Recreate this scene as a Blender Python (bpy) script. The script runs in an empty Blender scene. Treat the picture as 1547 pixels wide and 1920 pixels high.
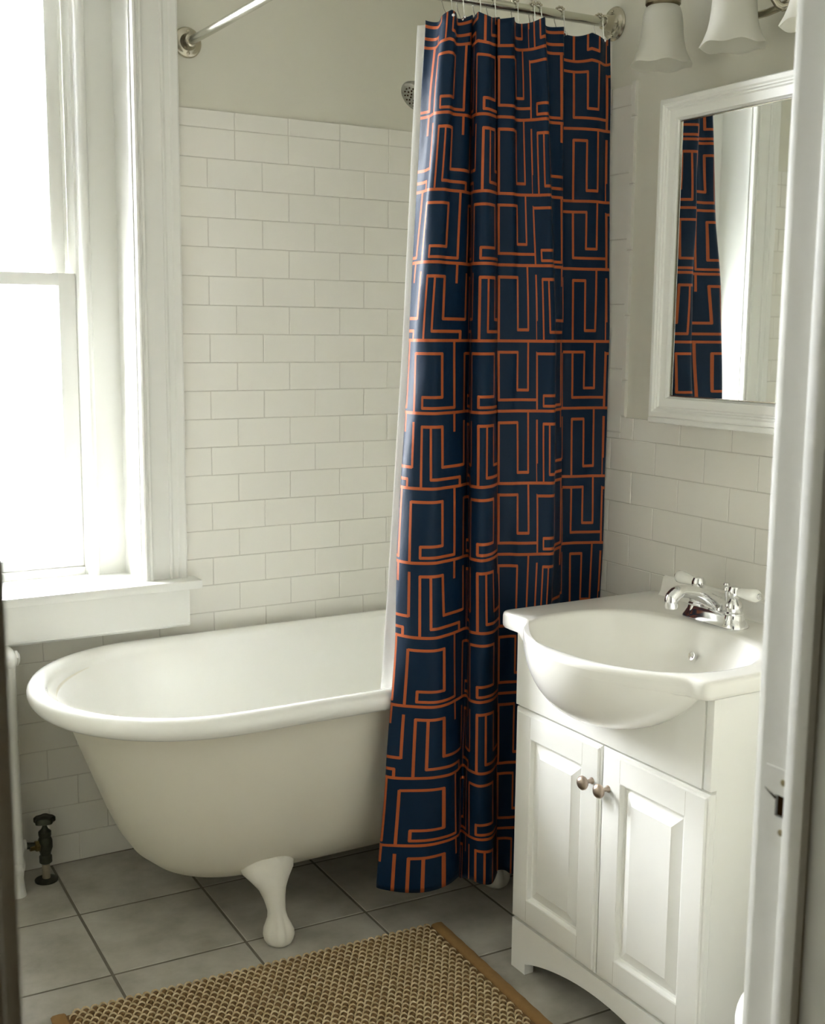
import bpy, bmesh, math, random
from mathutils import Vector, Matrix
random.seed(7)
PI = math.pi
sc = bpy.context.scene
COL = sc.collection
WX = 0.806            # right wall
CEIL = 2.62
YF, YH = -2.30, -2.42  # front wall: room face, hall face

# ------------------------------------------------------------ materials
MATS = {}
def srgb(r, g, b):
    f = lambda c: (c/255/12.92) if c/255 <= .04045 else ((c/255+.055)/1.055)**2.4
    return (f(r), f(g), f(b), 1)
class NT:
    def __init__(s, name):
        s.m = bpy.data.materials.new(name); s.m.use_nodes = True
        s.t = s.m.node_tree; s.n = s.t.nodes; s.l = s.t.links
        s.b = s.n['Principled BSDF']; MATS[name] = s.m
    def add(s, typ, **k):
        n = s.n.new(typ)
        for a, v in k.items(): setattr(n, a, v)
        return n
    def put(s, sock, v):
        if hasattr(v, 'is_output') or isinstance(v, bpy.types.NodeSocket): s.l.new(v, sock)
        else: sock.default_value = v
    def math(s, op, a, b=None, c=None):
        n = s.add('ShaderNodeMath', operation=op)
        s.put(n.inputs[0], a)
        if b is not None: s.put(n.inputs[1], b)
        if c is not None: s.put(n.inputs[2], c)
        return n.outputs[0]
    def noise(s, scale, detail=3, rough=.5, vec=None):
        n = s.add('ShaderNodeTexNoise'); n.inputs['Scale'].default_value = scale
        n.inputs['Detail'].default_value = detail; n.inputs['Roughness'].default_value = rough
        if vec is None:
            vec = s.add('ShaderNodeTexCoord').outputs['Object']
        s.l.new(vec, n.inputs['Vector'])
        return n.outputs['Fac']
    def ramp(s, fac, stops):
        n = s.add('ShaderNodeValToRGB'); s.l.new(fac, n.inputs[0])
        e = n.color_ramp.elements
        e[0].position, e[0].color = stops[0]; e[1].position, e[1].color = stops[-1]
        for p, c in stops[1:-1]:
            x = e.new(p); x.color = c
        return n.outputs[0]
    def bump(s, h, strength=.2, dist=.002):
        n = s.add('ShaderNodeBump'); n.inputs['Strength'].default_value = strength
        n.inputs['Distance'].default_value = dist
        s.l.new(h, n.inputs['Height']); s.l.new(n.outputs[0], s.b.inputs['Normal'])
def simple(name, col, rough=.5, metal=0, spec=.5, var=.0, vscale=8, bump=0, bscale=60, bdist=.001, coat=0):
    t = NT(name)
    if var:
        c2 = tuple(x*(1-var) for x in col[:3])+(1,)
        t.l.new(t.ramp(t.noise(vscale, 4), [(.3, c2), (.7, col)]), t.b.inputs['Base Color'])
    else: t.b.inputs['Base Color'].default_value = col
    t.b.inputs['Roughness'].default_value = rough
    t.b.inputs['Metallic'].default_value = metal
    t.b.inputs['Specular IOR Level'].default_value = spec
    if coat:
        t.b.inputs['Coat Weight'].default_value = coat; t.b.inputs['Coat Roughness'].default_value = .06
    if bump: t.bump(t.noise(bscale, 3), bump, bdist)
    return t.m
WALLP = simple('cream_wall_paint', srgb(212, 210, 197), .65, var=.04, vscale=2.5, bump=.15, bscale=90)
CEILP = simple('ceiling_paint', srgb(212, 211, 205), .8, bump=.1)
TRIM = simple('white_gloss_paint', srgb(222, 222, 217), .38, var=.02, vscale=5, bump=.05, bscale=22, bdist=.0012)
TRIMJ = simple('door_frame_paint', srgb(218, 218, 212), .45, var=.05, vscale=6, bump=.3, bscale=30, bdist=.002)
TILE = simple('glazed_wall_tile', srgb(228, 226, 218), .13, var=.025, vscale=3, bump=.06, bscale=14, bdist=.002)
GROUT = simple('tile_grout', srgb(198, 195, 186), .8)
FGROUT = simple('floor_grout', srgb(118, 112, 100), .9, var=.2, vscale=9)
ENAM = simple('bathtub_enamel', srgb(238, 238, 233), .14, coat=.5)
TUBOUT = simple('painted_cast_iron', srgb(226, 222, 208), .33, var=.03, vscale=4, bump=.12, bscale=25, bdist=.002)
CLAW = simple('painted_foot', srgb(226, 223, 212), .45, var=.06, vscale=30, bump=.5, bscale=45, bdist=.003)
CERAM = simple('sink_ceramic', srgb(238, 237, 231), .16, coat=.4)
CABW = simple('cabinet_white', srgb(240, 240, 236), .38, var=.02, vscale=4)
CHROME = simple('chrome', (.82, .82, .82, 1), .07, 1)
NICKEL = simple('aged_nickel', srgb(190, 184, 166), .2, 1, var=.15, vscale=25)
ROD = simple('rod_metal', srgb(205, 204, 192), .24, 1, var=.06, vscale=12)
KNOBM = simple('satin_knob_metal', srgb(176, 160, 146), .36, 1)
PORC = simple('porcelain', srgb(240, 240, 234), .1, coat=.5)
SOCK = simple('pewter_socket', srgb(140, 130, 104), .35, 1)
BRONZE = simple('dark_bronze', srgb(70, 72, 58), .45, .7, var=.5, vscale=60, bump=.4, bscale=80)
BRASS = simple('tarnished_brass', srgb(120, 105, 60), .45, .8, var=.4, vscale=80)
DARK = simple('hole_shade_and_nozzles', srgb(44, 28, 10), .9, spec=0)  # deep brown: painted shade of the latch hole, also the nick and spray nozzles
BIND = simple('rug_binding_cloth', srgb(146, 112, 66), .9, var=.12, vscale=60, bump=.5, bscale=500, bdist=.001)
RUGBASE = simple('jute_core', srgb(128, 98, 60), .95, var=.35, vscale=90)
HALLW = simple('hall_wall_paint', srgb(150, 138, 112), .7)
HALLF = simple('hall_floor_wood', srgb(120, 92, 62), .5, var=.3, vscale=6)
LINER = NT('white_liner_vinyl'); LINER.b.inputs['Base Color'].default_value = srgb(244, 243, 240); LINER.b.inputs['Roughness'].default_value = .4
_tr = LINER.add('ShaderNodeBsdfTranslucent'); _tr.inputs[0].default_value = srgb(240, 240, 238)
_mx = LINER.add('ShaderNodeMixShader'); _mx.inputs[0].default_value = .35
_o = LINER.n['Material Output']; LINER.l.new(LINER.b.outputs[0], _mx.inputs[1]); LINER.l.new(_tr.outputs[0], _mx.inputs[2]); LINER.l.new(_mx.outputs[0], _o.inputs[0])
LINER = LINER.m
# rug yarn: light strands with tone changes from loop to loop
t = NT('jute_yarn')
t.l.new(t.ramp(t.noise(70, 2), [(.3, srgb(168, 144, 104)), (.5, srgb(200, 180, 142)), (.72, srgb(222, 206, 172))]), t.b.inputs['Base Color'])
t.b.inputs['Roughness'].default_value = .9; t.bump(t.noise(700, 2), .5, .001); YARN = t.m
# floor tile
t = NT('floor_tile_ceramic')
n1 = t.noise(7, 5, .6)
t.l.new(t.ramp(n1, [(.3, srgb(150, 146, 134)), (.5, srgb(174, 170, 160)), (.7, srgb(192, 189, 180))]), t.b.inputs['Base Color'])
t.b.inputs['Roughness'].default_value = .42; t.bump(t.noise(20, 4), .15, .002); FTILE = t.m
# frosted lamp glass
t = NT('frosted_lamp_glass')
t.b.inputs['Base Color'].default_value = srgb(222, 221, 214); t.b.inputs['Roughness'].default_value = .35
t.b.inputs['Subsurface Weight'].default_value = .0
tr = t.add('ShaderNodeBsdfTranslucent'); tr.inputs[0].default_value = srgb(230, 228, 215)
mx = t.add('ShaderNodeMixShader'); mx.inputs[0].default_value = .4
t.l.new(t.b.outputs[0], mx.inputs[1]); t.l.new(tr.outputs[0], mx.inputs[2]); t.l.new(mx.outputs[0], t.n['Material Output'].inputs[0])
t.bump(t.noise(25, 3), .2, .002); LGLASS = t.m
# window panes
def glassmat(name, frost):
    t = NT(name)
    tr = t.add('ShaderNodeBsdfTransparent'); tr.inputs[0].default_value = (.97, .98, .98, 1)
    gl = t.add('ShaderNodeBsdfGlossy'); gl.inputs['Roughness'].default_value = .02
    fr = t.add('ShaderNodeFresnel'); fr.inputs[0].default_value = 1.45
    mx = t.add('ShaderNodeMixShader'); t.l.new(fr.outputs[0], mx.inputs[0]); t.l.new(tr.outputs[0], mx.inputs[1]); t.l.new(gl.outputs[0], mx.inputs[2])
    out = mx.outputs[0]
    if frost:
        tl = t.add('ShaderNodeBsdfTranslucent'); tl.inputs[0].default_value = (.9, .91, .91, 1)
        m2 = t.add('ShaderNodeMixShader'); m2.inputs[0].default_value = frost
        t.l.new(out, m2.inputs[1]); t.l.new(tl.outputs[0], m2.inputs[2]); out = m2.outputs[0]
    t.l.new(out, t.n['Material Output'].inputs[0]); return t.m
PANE = glassmat('window_glass', 0); PANEF = glassmat('obscured_window_glass', .25)
t = NT('mirror_silver'); t.b.inputs['Base Color'].default_value = (.9, .92, .9, 1); t.b.inputs['Metallic'].default_value = 1; t.b.inputs['Roughness'].default_value = .012; MIRR = t.m

# curtain fabric: navy with orange key-pattern lines, drawn from the cloth's own UVs
t = NT('navy_key_pattern_fabric')
uv = t.add('ShaderNodeUVMap'); uv.uv_map = 'cloth'
sp = t.add('ShaderNodeSeparateXYZ'); t.l.new(uv.outputs[0], sp.inputs[0])
P, R = sp.outputs[0], sp.outputs[1]
k = t.math('FLOOR', P); a = t.math('FRACT', P); tt = t.math('FRACT', R)
rowodd = t.math('GREATER_THAN', t.math('FLOORED_MODULO', R, 2.0), 1.0)
WA, WT = .022, .020
def vseg(x, t0, t1):
    h = t.math('COMPARE', a, x, WA)
    return t.math('MULTIPLY', h, t.math('COMPARE', tt, (t0+t1)/2, (t1-t0)/2+WT*.5))
def hseg(y, a0, a1):
    h = t.math('COMPARE', tt, y, WT)
    return t.math('MULTIPLY', h, t.math('COMPARE', a, (a0+a1)/2, (a1-a0)/2+WA*.6))
def mx_(L):
    o = L[0]
    for x in L[1:]: o = t.math('MAXIMUM', o, x)
    return o
spiral = mx_([vseg(0, .18, 1), vseg(1, .18, 1), hseg(.18, 0, .57), vseg(.57, .18, .78), hseg(.78, .18, .57), vseg(.18, .78, .93), hseg(.93, .18, .80), vseg(.80, 0, .93)])
comb = mx_([vseg(.80, 0, .25), vseg(.18, .18, 1), hseg(.18, .18, .57), vseg(.36, .18, .88), hseg(.88, .36, .91), vseg(.91, .88, 1), vseg(.57, .18, .72), hseg(.72, .57, 1), vseg(0, .13, .72), vseg(1, .13, .72)])
sn2 = mx_([vseg(.22, .16, .84), hseg(.16, 0, .5), vseg(.5, .16, .70), hseg(.70, .5, .77), vseg(.77, 0, .70), hseg(.84, .22, 1), vseg(1, .16, 1)])
sn1 = mx_([vseg(.22, .16, 1), hseg(.16, .22, .5), vseg(.5, .16, .85), hseg(.85, .5, .77), vseg(.77, 0, .85), vseg(1, .13, 1)])
issn = t.math('MAXIMUM', t.math('COMPARE', k, 4.0, .1), t.math('COMPARE', k, 6.0, .1))
def sel(f, x0, x1):
    return t.math('MULTIPLY_ADD', f, t.math('SUBTRACT', x1, x0), x0)
motif = sel(rowodd, sel(issn, spiral, sn2), sel(issn, comb, sn1))
main = t.math('MAXIMUM', t.math('LESS_THAN', tt, WT), t.math('GREATER_THAN', tt, 1-WT))
mask = t.math('MAXIMUM', motif, main)
mixc = t.add('ShaderNodeMix', data_type='RGBA')
t.l.new(mask, mixc.inputs[0]); mixc.inputs[6].default_value = srgb(5, 32, 56); mixc.inputs[7].default_value = srgb(170, 86, 45)
t.l.new(mixc.outputs[2], t.b.inputs['Base Color'])
t.b.inputs['Roughness'].default_value = .48; t.b.inputs['Specular IOR Level'].default_value = .18
t.bump(t.noise(28, 4), .35, .004)
FABRIC = t.m

# ------------------------------------------------------------ mesh helpers
ORG = {}      # world position of each empty's origin, so parts are stored in its local space
class MB:
    def __init__(s): s.v = []; s.f = []; s.m = []; s.uv = None
    def face(s, idx, mi=0): s.f.append(tuple(idx)); s.m.append(mi)
    def add(s, vs, fs, mi=0):
        b = len(s.v); s.v += [tuple(v) for v in vs]
        for f in fs: s.face([b+i for i in f], mi)
        return b
    def box(s, x0, x1, y0, y1, z0, z1, bev=0, mi=0, seg=2):
        x0, x1 = min(x0, x1), max(x0, x1); y0, y1 = min(y0, y1), max(y0, y1); z0, z1 = min(z0, z1), max(z0, z1)
        if not bev:
            s.add([(x0,y0,z0),(x1,y0,z0),(x1,y1,z0),(x0,y1,z0),(x0,y0,z1),(x1,y0,z1),(x1,y1,z1),(x0,y1,z1)],
                  [(3,2,1,0),(4,5,6,7),(0,1,5,4),(1,2,6,5),(2,3,7,6),(3,0,4,7)], mi); return s
        bm = bmesh.new(); bmesh.ops.create_cube(bm, size=1)
        for v in bm.verts:
            v.co = Vector((x0+(v.co.x+.5)*(x1-x0), y0+(v.co.y+.5)*(y1-y0), z0+(v.co.z+.5)*(z1-z0)))
        bmesh.ops.bevel(bm, geom=list(bm.edges), offset=bev, segments=seg, profile=.5, affect='EDGES')
        bm.verts.index_update()
        s.add([v.co[:] for v in bm.verts], [[v.index for v in f.verts] for f in bm.faces], mi); bm.free(); return s
    def rings(s, rings, cap0=True, cap1=True, closed=True, mi=0):
        n = len(rings[0]); b = len(s.v)
        for r in rings: s.v += [tuple(p) for p in r]
        for i in range(len(rings)-1):
            for j in range(n if closed else n-1):
                j2 = (j+1) % n
                s.face((b+i*n+j, b+i*n+j2, b+(i+1)*n+j2, b+(i+1)*n+j), mi)
        if cap0: s.face([b+j for j in reversed(range(n))], mi)
        if cap1: s.face([b+(len(rings)-1)*n+j for j in range(n)], mi)
        return s
    def tube(s, path, r, n=12, caps=True, mi=0):
        path = [Vector(p) for p in path]
        rr = r if isinstance(r, (list, tuple)) else [r]*len(path)
        rings = []; up = None
        for i, p in enumerate(path):
            d = (path[min(i+1, len(path)-1)]-path[max(i-1, 0)]).normalized()
            if up is None:
                up = Vector((0,0,1)) if abs(d.z) < .9 else Vector((1,0,0))
            a_ = d.cross(up).normalized(); up = a_.cross(d).normalized()
            rings.append([p+(a_*math.cos(2*PI*j/n)+up*math.sin(2*PI*j/n))*rr[i] for j in range(n)])
        return s.rings(rings, caps, caps, mi=mi)
    def lathe(s, prof, c=(0,0,0), axis=(0,0,1), n=32, mi=0, caps=True):
        """prof = [(radius, height along the axis)]"""
        ax = Vector(axis).normalized(); c = Vector(c)
        u = ax.orthogonal().normalized(); w = ax.cross(u)
        rings = [[c+ax*h+(u*math.cos(2*PI*j/n)+w*math.sin(2*PI*j/n))*max(r, 1e-5) for j in range(n)] for r, h in prof]
        return s.rings(rings, caps, caps, mi=mi)
    def sphere(s, c, r, n=12, sc_=(1,1,1), mi=0):
        rings = []
        for i in range(n+1):
            th = PI*i/n
            rings.append([(c[0]+max(math.sin(th),1e-3)*math.cos(2*PI*j/(2*n))*r*sc_[0], c[1]+max(math.sin(th),1e-3)*math.sin(2*PI*j/(2*n))*r*sc_[1], c[2]+math.cos(th)*r*sc_[2]) for j in range(2*n)])
        return s.rings(rings, mi=mi)
    def prism(s, pts, fn, a, b, mi=0):
        """closed 2-D outline pushed from a to b; fn(p, t) gives xyz"""
        n = len(pts)
        return s.rings([[fn(p, a) for p in pts], [fn(p, b) for p in pts]], mi=mi)
    def build(s, name, mats, parent=None, smooth=35, loc=None):
        off = ORG.get(parent.name, Vector((0, 0, 0))) if parent is not None else Vector((0, 0, 0))
        me = bpy.data.meshes.new(name); me.from_pydata([(v[0]-off.x, v[1]-off.y, v[2]-off.z) for v in s.v], [], s.f); me.update()
        mats = mats if isinstance(mats, (list, tuple)) else [mats]
        for m in mats: me.materials.append(m)
        if any(s.m): me.polygons.foreach_set('material_index', s.m)
        bm = bmesh.new(); bm.from_mesh(me); bmesh.ops.recalc_face_normals(bm, faces=bm.faces); bm.to_mesh(me); bm.free()
        if smooth:
            me.polygons.foreach_set('use_smooth', [True]*len(me.polygons))
            me.set_sharp_from_angle(angle=math.radians(smooth))
        o = bpy.data.objects.new(name, me); COL.objects.link(o)
        if parent is not None:
            o.parent = parent; ORG[o.name] = off.copy()
        return o
def empty(name, loc=(0,0,0)):
    o = bpy.data.objects.new(name, None); o.empty_display_size = .05; o.location = loc; COL.objects.link(o); ORG[o.name] = Vector(loc); return o
def tag(o, label=None, cat=None, group=None, kind=None):
    if label: o['label'] = label
    if cat: o['category'] = cat
    if group: o['group'] = group
    if kind: o['kind'] = kind
    return o
def struct(o, label=None): o['kind'] = 'structure'; (label and o.__setitem__('label', label)); return o
def sph(o, levels=1):
    m = o.modifiers.new('sub', 'SUBSURF'); m.levels = levels; m.render_levels = levels; return o

# ------------------------------------------------------------ room shell
# window opening
OX0, OX1, OZ0, OZ1 = -.63, -.13, .735, 2.37
LX = -1.05
PY = .006           # plaster face of the back wall, tiles stand proud of it
m = MB()
m.box(LX-.1, OX0-.02, PY, .25, 0, CEIL).box(OX1+.02, WX+.12, PY, .25, 0, CEIL)
m.box(OX0-.02, OX1+.02, PY, .25, 0, OZ0).box(OX0-.02, OX1+.02, PY, .25, OZ1, CEIL)
wall_back = struct(m.build('wall_back', WALLP, smooth=0))
wall_right = struct(MB().box(WX+.006, WX+.12, YF-.12, PY, 0, CEIL).build('wall_right', WALLP, smooth=0))
wall_left = struct(MB().box(LX-.1, LX, YF, PY, 0, CEIL).build('wall_left', WALLP, smooth=0))
DX0, DX1, DZ = -.9755, -.203, 2.06
m = MB().box(LX-.1, DX0-.02, YH, YF, 0, CEIL).box(DX1+.02, WX+.006, YH, YF, 0, CEIL).box(DX0-.02, DX1+.02, YH, YF, DZ+.02, CEIL)
wall_front = struct(m.build('wall_front', [WALLP], smooth=0))
floor = struct(MB().box(LX-.1, WX+.12, YH, .25, -.06, -.0015).build('floor', FGROUT, smooth=0))
struct(MB().box(LX-.1, WX+.12, YH, .25, CEIL, CEIL+.06).build('ceiling', CEILP, smooth=0))
# hall the picture is taken from
HX0, HX1, HY = -2.3, 1.3, -4.6
struct(MB().box(HX0, HX1, HY, YH, -.06, 0).build('floor', HALLF, smooth=0))
struct(MB().box(HX0, HX1, HY, YH, 2.6, 2.66).build('ceiling', HALLW, smooth=0))
struct(MB().box(HX0, HX1, HY-.1, HY, 0, 2.6).build('wall_hall_back', HALLW, smooth=0))
struct(MB().box(HX0-.1, HX0, HY-.1, YH, 0, 2.6).build('wall_hall_left', HALLW, smooth=0))
struct(MB().box(HX1, HX1+.1, HY-.1, YH, 0, 2.6).build('wall_hall_right', HALLW, smooth=0))
struct(MB().box(HX0-.1, LX-.1, YH, YH+.1, 0, 2.6).box(WX+.12, HX1+.1, YH, YH+.1, 0, 2.6).build('wall_hall_front', HALLW, smooth=0))

# ------------------------------------------------------------ tiles
def clip(poly, x0, x1, y0, y1):
    def cut(p, ins, inter):
        out = []
        for i in range(len(p)):
            a_, b_ = p[i-1], p[i]
            if ins(b_):
                if not ins(a_): out.append(inter(a_, b_))
                out.append(b_)
            elif ins(a_): out.append(inter(a_, b_))
        return out
    def ix(v): return lambda a_, b_: (v, a_[1]+(b_[1]-a_[1])*(v-a_[0])/(b_[0]-a_[0]))
    def iy(v): return lambda a_, b_: (a_[0]+(b_[0]-a_[0])*(v-a_[1])/(b_[1]-a_[1]), v)
    for ins, f in ((lambda q: q[0] >= x0-1e-9, ix(x0)), (lambda q: q[0] <= x1+1e-9, ix(x1)), (lambda q: q[1] >= y0-1e-9, iy(y0)), (lambda q: q[1] <= y1+1e-9, iy(y1))):
        if len(poly) < 3: return []
        poly = cut(poly, ins, f)
    return poly
def tile(mb, poly, fn, depth, inset=.0012, tilt=.0):
    """poly in plane coords; fn(a, b, d): d = height above the wall"""
    if len(poly) < 3: return
    xs = [p[0] for p in poly]; ys = [p[1] for p in poly]
    if max(xs)-min(xs) < .006 or max(ys)-min(ys) < .006: return
    cx, cy = sum(xs)/len(xs), sum(ys)/len(ys)
    def ins(p, k): 
        L = max(1e-6, math.hypot(p[0]-cx, p[1]-cy)); return (p[0]+(cx-p[0])/L*k*1.4, p[1]+(cy-p[1])/L*k*1.4)
    ta, tb = random.uniform(-tilt, tilt), random.uniform(-tilt, tilt)
    d = lambda p: (p[0]-cx)*ta+(p[1]-cy)*tb
    r0 = [fn(*p, 0) for p in poly]; r1 = [fn(*p, depth-inset*.8+d(p)) for p in poly]
    r2 = [fn(*ins(p, inset), depth+d(p)) for p in poly]
    mb.rings([r0, r1, r2], cap0=False)
H, W2 = .0777, .07955
G = .0009
# back wall: running bond
def zrow(n): return 1.9721-n*H if n <= 17 else 1.9721-17*H-(n-17)*H*1.05
mb = MB()
fb = lambda x, z, d: (x, PY-d, z)
zones = []
for n in range(-1, 26):
    zt = 2.019 if n == -1 else zrow(n)
    zb = zrow(n+1)
    if n == 25: zt, zb = zrow(25), 0
    zb = max(zb, 0)
    if zt-zb < .008: continue
    par = 0 if n == -1 else n % 2
    if n == -1: zb = zrow(0)
    for i in range(-14-(-14-par) % 2, 13, 2):
        x0, x1 = i*W2+G, (i+2)*W2-G
        poly = [(x0, zb+G), (x1, zb+G), (x1, zt-G), (x0, zt-G)]
        rects = [(LX, WX)] if zt < .74 else [(LX, -.71), (-.06, WX)]
        for a0, a1 in rects:
            tile(mb, clip(poly, a0, a1, 0, 2.2), fb, .006, tilt=.003)
tc = mb.build('tile_cladding', TILE, wall_back, smooth=20)
g = MB().box(LX, WX, PY-.0045, PY-.001, 0, .70).box(-.06, WX, PY-.0045, PY-.001, .70, 2.0185).box(LX, -.71, PY-.0045, PY-.001, .7, 2.0185)
g.build('grout', GROUT, wall_back, smooth=0)
# right wall
mb = MB(); fr = lambda a_, z, d: (WX+.006-d, -a_, z)
W3, RO, K0 = .0811, .8308, 1.1846
for n in range(-11, 16):
    zt, zb = K0-n*H, max(K0-(n+1)*H, 0)
    if zt < .01: continue
    par = 0 if n % 2 == 0 else 1
    if n == -1: zt = 1.238
    for i in range(-12+par, 20, 2):
        a0, a1 = RO+i*W3, RO+(i+2)*W3
        poly = [(a0+G, zb+G), (a1-G, zb+G), (a1-G, zt-G), (a0+G, zt-G)]
        if n >= 0: tile(mb, clip(poly, 0, 2.30, 0, 2.1), fr, .006, tilt=.003)
        elif n == -1:
            tile(mb, clip(poly, .866, 2.30, 0, 2.1), fr, .006, tilt=.003)
            tile(mb, clip([(a0+G, zb+G), (a1-G, zb+G), (a1-G, K0+H-G), (a0+G, K0+H-G)], 0, .789, 0, 2.1), fr, .006, tilt=.003)
        else: tile(mb, clip(poly, 0, .789, 0, 2.020), fr, .006, tilt=.003)
tile(mb, [(.791+G, K0+G), (.865-G, K0+G), (.865-G, 1.2-G), (.791+G, 1.2-G)], fr, .006)
z = 1.2; k = 0
while z < 2.015:          # upright border tiles and the narrow rounded edge
    z1 = min(z+.1545, 2.020)
    tile(mb, [(.791+G, z+G), (.865-G, z+G), (.865-G, z1-G), (.791+G, z1-G)], fr, .006, tilt=.003)
    z += .1545
z = 1.238
while z < 2.01:
    z1 = min(z+.1545 if z > 1.24 else z+.09, 2.026)
    tile(mb, [(.866, z+G), (.880, z+G), (.880, z1-G), (.866, z1-G)], fr, .0085, inset=.003)
    z = z1
mb.build('tile_cladding', TILE, wall_right, smooth=20)
g = MB().box(WX+.0015, WX+.005, -.879, 0, 0, 2.019).box(WX+.0015, WX+.005, YF, -.879, 0, 1.237)
g.build('grout', GROUT, wall_right, smooth=0)
# floor tiles (grid turned a hair against the walls)
mb = MB(); S, ox, oy, fa = .318, -.4058, .3108, -.0294
ca, sa = math.cos(fa), math.sin(fa)
def fp(i, j): return (ox+i*S*ca+j*S*sa, -(oy+j*S*ca-i*S*sa))
ff = lambda x, y, d: (x, y, -.0035+d)
gg = .0034/S
for i in range(-4, 6):
    for j in range(-3, 8):
        poly = [fp(i+gg, j+gg), fp(i+1-gg, j+gg), fp(i+1-gg, j+1-gg), fp(i+gg, j+1-gg)]
        tile(mb, clip(poly, LX, WX, YH, 0), ff, .0035, inset=.0014, tilt=.0015)
mb.build('floor_tiles', FTILE, floor, smooth=20)

# ------------------------------------------------------------ window
win = struct(empty('window_1', (-.38, 0, .76)))
def vprof(mb, pts, z0, z1, mirror=False):
    pts = [((-.76-x) if mirror else x, y) for x, y in pts]
    mb.prism(pts, lambda p, t_: (p[0], p[1], t_), z0, z1)
cas = [(-.126, .006), (-.126, -.012), (-.1235, -.020), (-.119, -.023), (-.1145, -.020), (-.113, -.0165), (-.111, -.0165), (-.1085, -.022), (-.104, -.0235), (-.100, -.021), (-.098, -.015), (-.092, -.0135), (-.052, -.0135), (-.050, -.017), (-.046, -.018), (-.042, -.0155), (-.040, -.0145), (-.028, -.0145), (-.024, -.018), (-.008, -.0205), (-.004, -.019), (-.003, .006)]
for mir in (0, 1):
    mb = MB(); vprof(mb, cas, .762, 2.39, mir); mb.build('casing', TRIM, win, smooth=25)
    mb = MB()
    x0, x1 = (-.13, -.108) if not mir else (-.652, -.63)
    mb.box(x0, x1, -.004, .24, .755, 2.38, .0015); mb.build('jamb', TRIM, win)
    mb = MB()      # inner face board and stop bead
    vprof(mb, [(-.130, .135), (-.205, .135), (-.205, .15), (-.205, .24), (-.130, .24)], .755, 2.38, mir)
    mb.build('face_board', TRIM, win, smooth=25)
    mb = MB()
    vprof(mb, [(-.205, .128), (-.209, .122), (-.216, .119), (-.223, .122), (-.229, .130), (-.232, .142), (-.232, .150), (-.238, .154), (-.238, .24), (-.205, .24)], .755, 2.38, mir)
    mb.build('stop_bead', TRIM, win, smooth=50)
    x0, x1 = (-.268, -.205) if not mir else (-.555, -.492)
    MB().box(x0, x1, .234, .248, .745, 2.38).build('outer_stop', TRIM, win, smooth=0)
MB().prism([(-.785, 2.38), (-.785, 2.50), (-.80, 2.52), (.025, 2.52), (.010, 2.50), (.010, 2.38)], lambda p, t_: (p[0], t_, p[1]), -.026, .006).build('head_casing', TRIM, win)
MB().box(-.65, -.11, -.004, .24, 2.355, 2.382, .001).build('head_jamb', TRIM, win)
# lower sash and upper sash
def sash(name, y0, y1, z0, z1, xo0, xo1, st, rb, rt, glass):
    mb = MB()
    mb.box(xo0, xo0+st, y0, y1, z0, z1, .002).box(xo1-st, xo1, y0, y1, z0, z1, .002)
    mb.box(xo0+st-.001, xo1-st+.001, y0, y1, z0, z0+rb, .002).box(xo0+st-.001, xo1-st+.001, y0, y1, z1-rt, z1, .002)
    o = mb.build(name, TRIM, win)
    ym = y0+.010
    MB().box(xo0+st-.004, xo1-st+.004, ym, ym+.003, z0+rb-.004, z1-rt+.004).build('pane', glass, o, smooth=0)
    return o
sash('lower_sash', .160, .194, .785, 1.586, -.520, -.240, .046, .030, .034, PANEF)
sash('upper_sash', .198, .232, 1.545, 2.355, -.506, -.256, .036, .040, .03, PANE)
MB().box(-.522, -.238, .150, .20, .757, .7845, .004).build('sill_strip', TRIM, win)
# stool and apron
mb = MB()
mb.prism([(-.0745, .740), (-.0755, .743), (-.0755, .758), (-.073, .762), (-.02, .762), (.0, .762), (.0, .740)], lambda p, t_: (t_, p[0], p[1]), -.785, .018)
mb.box(-.652, -.108, -.001, .245, .740, .762, 0)
mb.build('window_sill', TRIM, win, smooth=40)
MB().box(-.765, -.018, -.073, .002, .648, .742, .0015).build('apron', TRIM, win)
mb = MB(); mb.prism([(-.070, .648), (-.070, .643), (-.064, .639), (-.060, .636), (.0, .636), (.0, .648)], lambda p, t_: (t_, p[0], p[1]), -.768, -.016)
mb.build('apron_moulding', TRIM, win)

# ------------------------------------------------------------ door frame
dr = struct(empty('door_1', ((DX0+DX1)/2, (YF+YH)/2, 0)))
def jamb(side):
    s = 1 if side == 'right' else -1
    xf = DX1 if s > 0 else DX0
    mb = MB()
    yy0, yy1 = YH-.004, YF+.004
    if s > 0:       # pocket left open for the latch
        hy0, hy1, hz0, hz1 = -2.3345, -2.3165, .952, .975
        for (a0, a1, b0, b1) in ((yy0, hy0, 0, DZ), (hy1, yy1, 0, DZ), (hy0, hy1, 0, hz0), (hy0, hy1, hz1, DZ)):
            mb.box(xf, xf+.021, a0, a1, b0, b1)
        mb.box(xf+.016, xf+.021, hy0, hy1, hz0, hz1)
    else: mb.box(xf-.021, xf, yy0, yy1, 0, DZ, .002)
    o = mb.build('jamb', TRIMJ, dr)
    mb = MB(); x0, x1 = (xf-.012, xf) if s > 0 else (xf, xf+.012)
    mb.box(x0, x1, -2.362, -2.336, 0, DZ, .0025); mb.build('stop', TRIMJ, dr)
    # casings, room side and hall side
    for y0, y1 in ((YF, YF+.02), (YH-.018, YH)):
        mb = MB(); a0, a1 = (xf+.006, xf+.11) if s > 0 else (xf-.11, xf-.012)
        if s > 0: a1 = xf+.11
        else: a0 = max(a0, LX+.002) if y0 == YF else a0
        mb.box(a0, a1, y0, y1, 0, DZ+.10, .004); mb.build('casing', TRIMJ, dr)
    return o
jr = jamb('right'); jamb('left')
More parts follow.
